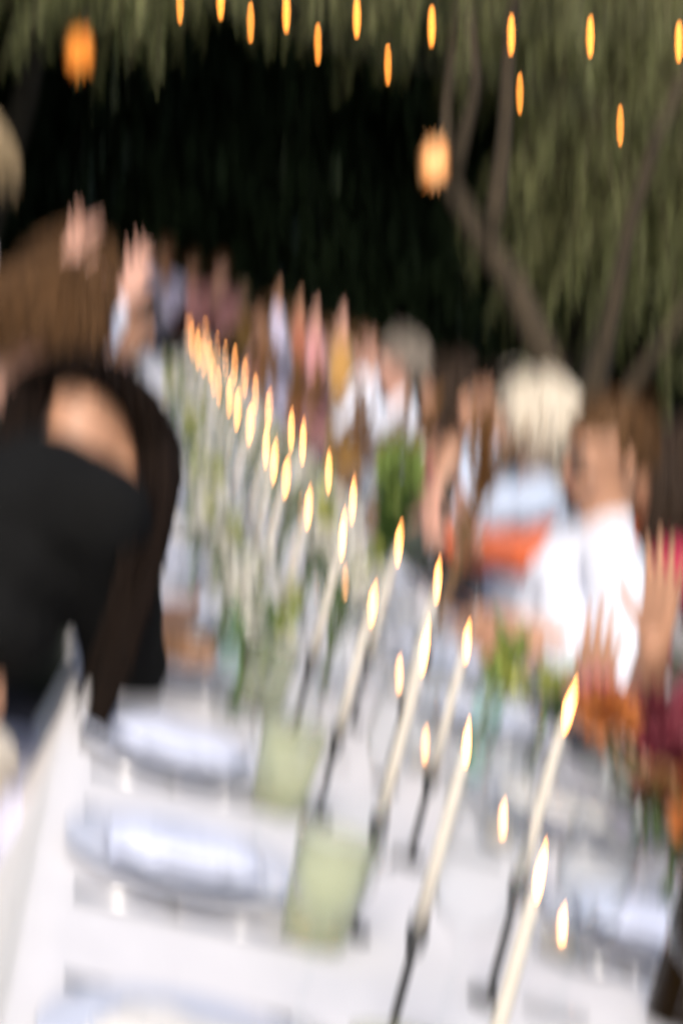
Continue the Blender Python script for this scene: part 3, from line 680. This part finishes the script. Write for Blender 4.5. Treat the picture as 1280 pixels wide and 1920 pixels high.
    if lock:
        for pts_, wr_, nn in lock:
            pl = [inv @ V(p) for p in pts_]
            for _ in range(nn * 3):
                a = rn.uniform(0, 6.283); r_ = wr_ * math.sqrt(rn.random()); off = V((r_ * math.cos(a), r_ * math.sin(a), 0)); ln = rn.uniform(.8, 1.0); pp = []
                for i in range(17):
                    u = i / 16 * ln * (len(pl) - 1); j = min(int(u), len(pl) - 2); c0 = pl[max(j - 1, 0)]; c1, c2 = pl[j], pl[j + 1]; c3 = pl[min(j + 2, len(pl) - 1)]; v_ = u - j
                    q = .5 * ((2 * c1) + (c2 - c0) * v_ + (2 * c0 - 5 * c1 + 4 * c2 - c3) * v_ ** 2 + (3 * c1 - c0 - 3 * c2 + c3) * v_ ** 3)
                    pp.append(q + off * (1 - .55 * i / 16) + V((rn.gauss(0, .0015), rn.gauss(0, .0015), 0)))
                r0 = rn.uniform(.002, .0036); h.tube(pp, [r0 * (1 - .75 * (i / 16) ** 2) for i in range(17)], 4)
    h.build('hair', HR[hair], t)
    # chair
    return t
def chair_proto():
    t = thing('chair', 'white wooden chair', 'chair', (0, 0, -50), 0, 'white chairs along the table')
    m = MB(); m.box((0, 0, .44), (.42, .42, .03)); m.build('seat', white_wood, t, False)
    for sx in (-1, 1):
        m = MB(); m.box((sx * .18, .18, .212), (.035, .035, .424)); m.build('leg', white_wood, t, False)
        m = MB(); m.tube([(sx * .18, -.235, 0), (sx * .18, -.215, .45), (sx * .18, -.27, .90)], .018, 8); m.build('leg', white_wood, t)
    for k_ in range(3):
        m = MB(); m.box((0, -.235 - k_ * .014, .60 + k_ * .12), (.35, .016, .05)); m.build('backrest_slat', white_wood, t, False)
    return t
ch0 = chair_proto()
CHN = 0
def chair(x, y, face, label):
    global CHN
    if CHN == 0: c_ = ch0; c_.location = (x, y, 0); c_.rotation_euler.z = face
    else: c_ = dup(ch0, (x, y, 0), face)
    c_['label'] = label; CHN += 1
LF, RF = -math.pi / 2, math.pi / 2                       # facing +X (left row) / facing -X (right row)
def two(px, py, y, gap=.05, dz=0):
    p = at(px, py, y); return (p + V((0, gap, dz)), p + V((0, -gap, dz)))
# left row -------------------------------------------------------------
person('person in black top with very long dark hair bending over the plates', (-.195, 2.62), LF + .85, lean=.32, side=-.07, head=(.25, .85, 0), top='black', topc=(.006, .006, .006), sleeve=.5, bottomc=(.66, .66, .80), skirt=True, skin='tan', hair='dark', style='long', hlen=.08,
       hands=(V((-.12, 3.0, .80)), V((.12, 3.08, .82))), vox=.008, male=False, nstr=220, crop=.22, hdrop=.15, hdir=(.6, .8, -.1), waistc=(.62, .56, .46), k=1.10, pole=(.3, .1, -1),
       lock=[([at(255, 740, 2.86), at(300, 880, 2.76), at(272, 1060, 2.62), at(215, 1260, 2.5), at(152, 1425, 2.44)], .032, 90), ([at(60, 730, 2.8), at(20, 850, 2.72), at(-20, 1000, 2.7)], .03, 50), ([at(270, 900, 2.66), at(215, 1130, 2.56), at(140, 1330, 2.5)], .012, 14)])
chair(-.235, 2.57, LF + .85, 'white wooden chair under the person in the black top')
person('person with thick brown hair bowed towards the table behind the black top', (-.27, 3.5), LF - .15, lean=.16, head=(-.1, .30, 0), top='dark_green', topc=(.03, .035, .03), sleeve=1, skin='pink', hair='brown', hlen=.10, nstr=420, vox=.008, k=.98)
chair(-.31, 3.5, LF, 'white wooden chair under the person with thick brown hair')
person('standing person with ash blond hair and beige shirt at the left', (-.41, 4.8), -LF + .3, seat=False, k=.95, head=(0, .05, 0), top='beige', topc=(.60, .50, .42), sleeve=1, bottomc=(.1, .09, .08), skin='pink', hair='blond', hlen=.08, nstr=260)
person('clapping person with hands raised above brown hair, in grey shirt', (-.24, 4.35), LF, lean=.1, head=(0, .1, 0), top='grey', topc=(.16, .16, .16), skin='pink', hair='brown', hlen=.08, hands=two(105, 530, 4.6, .02), vox=.008)
chair(-.28, 4.35, LF, 'white wooden chair under the clapping person in grey')
person('person with fair brown hair in a white shirt on the left side', (-.26, 5.1), LF + .2, lean=.08, k=1.10, head=(.2, .1, 0), top='white', topc=(.70, .72, .80), skin='pink', hair='brown', hlen=.09, hands=two(216, 575, 5.5, .02), vox=.009)
chair(-.31, 5.1, LF, 'white wooden chair under the person with fair brown hair in white')
person('person in pale blue shirt past the white shirt on the left side', (-.14, 5.9), LF, lean=.1, top='pale_blue', topc=(.50, .58, .72), skin='tan', hair='dark', hlen=.08)
chair(-.18, 5.9, LF, 'white wooden chair under the person in pale blue')
for i, (y, tn, tc_, hr) in enumerate([(6.8, 'white', (.70, .72, .80), 'brown'), (7.8, 'lilac', (.50, .46, .62), 'dark'), (9.0, 'white', (.70, .72, .80), 'grey'), (10.4, 'rose', (.45, .20, .20), 'brown'), (12, 'lilac', (.50, .46, .62), 'dark')]):
    person(['person in white shirt, third past the clapping grey shirt', 'person in lilac shirt among the far left seats', 'grey haired person in white among the far left seats', 'person in rose top among the far left seats', 'dark haired person in lilac close to the far left table corner'][i], (-.17, y), LF, lean=.1, top=tn, topc=tc_, skin='tan', hair=hr, hlen=.08, vox=.014, nstr=90, face_parts=False)
    chair(-.21, y, LF, 'white wooden chair in the far part of the left row')
# table end ------------------------------------------------------------
for i, (px, py, y, tn, tc_, hr, sk, lb) in enumerate([(312, 500, 15.9, 'lilac', (.50, .46, .62), 'brown', 'brown', 'standing person in lilac shirt at the far table end'), (358, 525, 16.2, 'rust', (.28, .09, .05), 'brown', 'tan', 'standing person in rust dress at the far table end'), (408, 530, 15.8, 'rose', (.45, .20, .20), 'brown', 'pink', 'standing person in rose top at the far table end'), (440, 590, 16.6, 'ochre', (.38, .20, .05), 'blond', 'tan', 'standing person in ochre shirt at the far table end')]):
    p = at(px, py, y); kk = min(1, max(.84, (p.z + .1) / 1.62))
    person(lb, (p.x, y), math.pi + .2 * (i - 1), seat=False, k=kk, top=tn, topc=tc_, skin=sk, hair=hr, vox=.015, nstr=90, hands=two(px - 5, py + 35, y - .25), face_parts=False)
# right row ------------------------------------------------------------
def right(label, head_px, y, hip=1.14, hands_px=None, hy=None, ch=None, **kw):
    p = at(head_px[0], head_px[1], y); k = kw.pop('k', 1.0)
    kw.setdefault('lean', .12); kw.setdefault('vox', .011)
    hx = p.x + .10 * kw['lean'] / .12 + .03
    if hands_px: kw['hands'] = two(hands_px[0], hands_px[1], hy or y - .1, .04)
    person(label, (hx, y), kw.pop('face', RF), k=k, **kw); chair(hx + .04, y, RF, 'white wooden chair under the ' + (ch or label))
p = at(1225, 1215, 2.95)
person('nearest right guest raising a bare forearm over the table', (1.22, 3.0), RF, lean=.2, top='burgundy', topc=(.16, .02, .035), sleeve=.3, skin='tan', hair='dark', style='long', hlen=.4, hands=(at(1105, 1345, 2.85), p), vox=.0065, male=False, hdir=(-.12, .02, 1), curl=.06, skirt=True, bottomc=(.16, .02, .035))
chair(1.26, 3.0, RF, 'white wooden chair under the guest raising a forearm')
right('sunglasses-wearing person in a white shirt leaning to the table', (1165, 915), 4.3, lean=-.12, top='white', topc=(.70, .69, .76), skin='tan', hair='brown', hlen=.02, nstr=110, glasses=True, head=(.3, .30, 0), vox=.008, sleeve=.95, hands=(at(985, 1190, 4.05), at(1040, 1215, 3.95)), hdir=(-1, .2, -.1), ch='person in sunglasses', k=1.0)
right('long dark haired person in crimson behind the white shirt', (1240, 925), 4.85, lean=.0, top='crimson', topc=(.42, .015, .06), skin='tan', hair='darkbrown', style='long', hlen=.45, nstr=300, male=False, sleeve=.3, ch='long haired person in crimson', k=.97)
right('person in coral dress between white shirt and white hair', (1075, 905), 5.0, lean=.25, top='coral', topc=(.62, .13, .045), skin='pink', hair='brown', style='long', hlen=.3, male=False, sleeve=.85, hands=(V((.80, 5.15, .85)), V((.80, 4.75, .87))), skirt=True, bottomc=(.62, .13, .045), ch='person in coral')
right('white haired person clapping, in pale blue shirt', (985, 790), 5.7, lean=.12, top='pale_blue', topc=(.42, .50, .74), skin='tan', hair='white', style='long', hlen=.20, nstr=420, male=False, sleeve=1, hands_px=(905, 832), hy=5.5, head=(-.1, .1, 0), vox=.008, k=1.02, ch='white haired person')
right('person in charcoal waistcoat next to the white haired one', (905, 800), 6.5, lean=.05, top='charcoal', topc=(.05, .06, .05), skin='tan', hair='dark', hlen=.06, sleeve=.9, ch='person in charcoal')
right('dark haired person in burgundy dress with bare shoulders', (828, 745), 7.3, lean=.10, top='burgundy', topc=(.16, .02, .035), skin='tan', hair='darkbrown', style='long', hlen=.30, nstr=260, male=False, sleeve=0, skirt=True, bottomc=(.16, .02, .035), ch='person in burgundy dress', k=1.0)
right('grey haired person in white shirt clapping with raised hands', (750, 662), 8.4, lean=.08, top='white', topc=(.70, .69, .76), skin='pink', hair='grey', hlen=.08, nstr=260, hands_px=(690, 715), hy=8.2, vox=.009, k=1.05, ch='grey haired clapping person')
right('brown haired person in ochre shirt clapping', (672, 640), 9.5, lean=.08, top='ochre', topc=(.38, .20, .05), skin='pink', hair='brown', hands_px=(640, 650), hy=9.2, vox=.011, ch='person in ochre', nstr=120)
right('person in rose top clapping beyond the ochre shirt', (622, 625), 10.6, lean=.08, top='rose', topc=(.45, .20, .20), skin='pink', hair='brown', hands_px=(590, 630), hy=10.3, vox=.012, male=False, ch='person in rose', nstr=120)
right('dark haired person in rust dress in the far right row', (590, 600), 12.0, lean=.08, top='rust', topc=(.28, .09, .05), skin='tan', hair='dark', hands_px=(560, 605), hy=11.7, vox=.013, male=False, ch='person in rust', nstr=90, face_parts=False)
right('person in lilac sleeve raising both hands in the far right row', (545, 585), 13.2, lean=.08, top='lilac', topc=(.50, .46, .62), skin='tan', hair='brown', hands_px=(520, 590), hy=12.9, vox=.013, ch='person in lilac', k=1.05, nstr=90, face_parts=False)
right('person in rose shirt at the far right table corner', (500, 580), 14.4, lean=.08, top='rose', topc=(.45, .20, .20), skin='tan', hair='brown', vox=.014, ch='far person in rose', k=1.05, nstr=90, face_parts=False)

# bake the fused surfaces so that each body is one plain continuous mesh
dg = bpy.context.evaluated_depsgraph_get(); dg.update()
res = [(o, bpy.data.meshes.new_from_object(o.evaluated_get(dg))) for o in BAKE]
for o, me in res:
    o.modifiers.clear(); o.data = me; me.polygons.foreach_set('use_smooth', [True] * len(me.polygons))
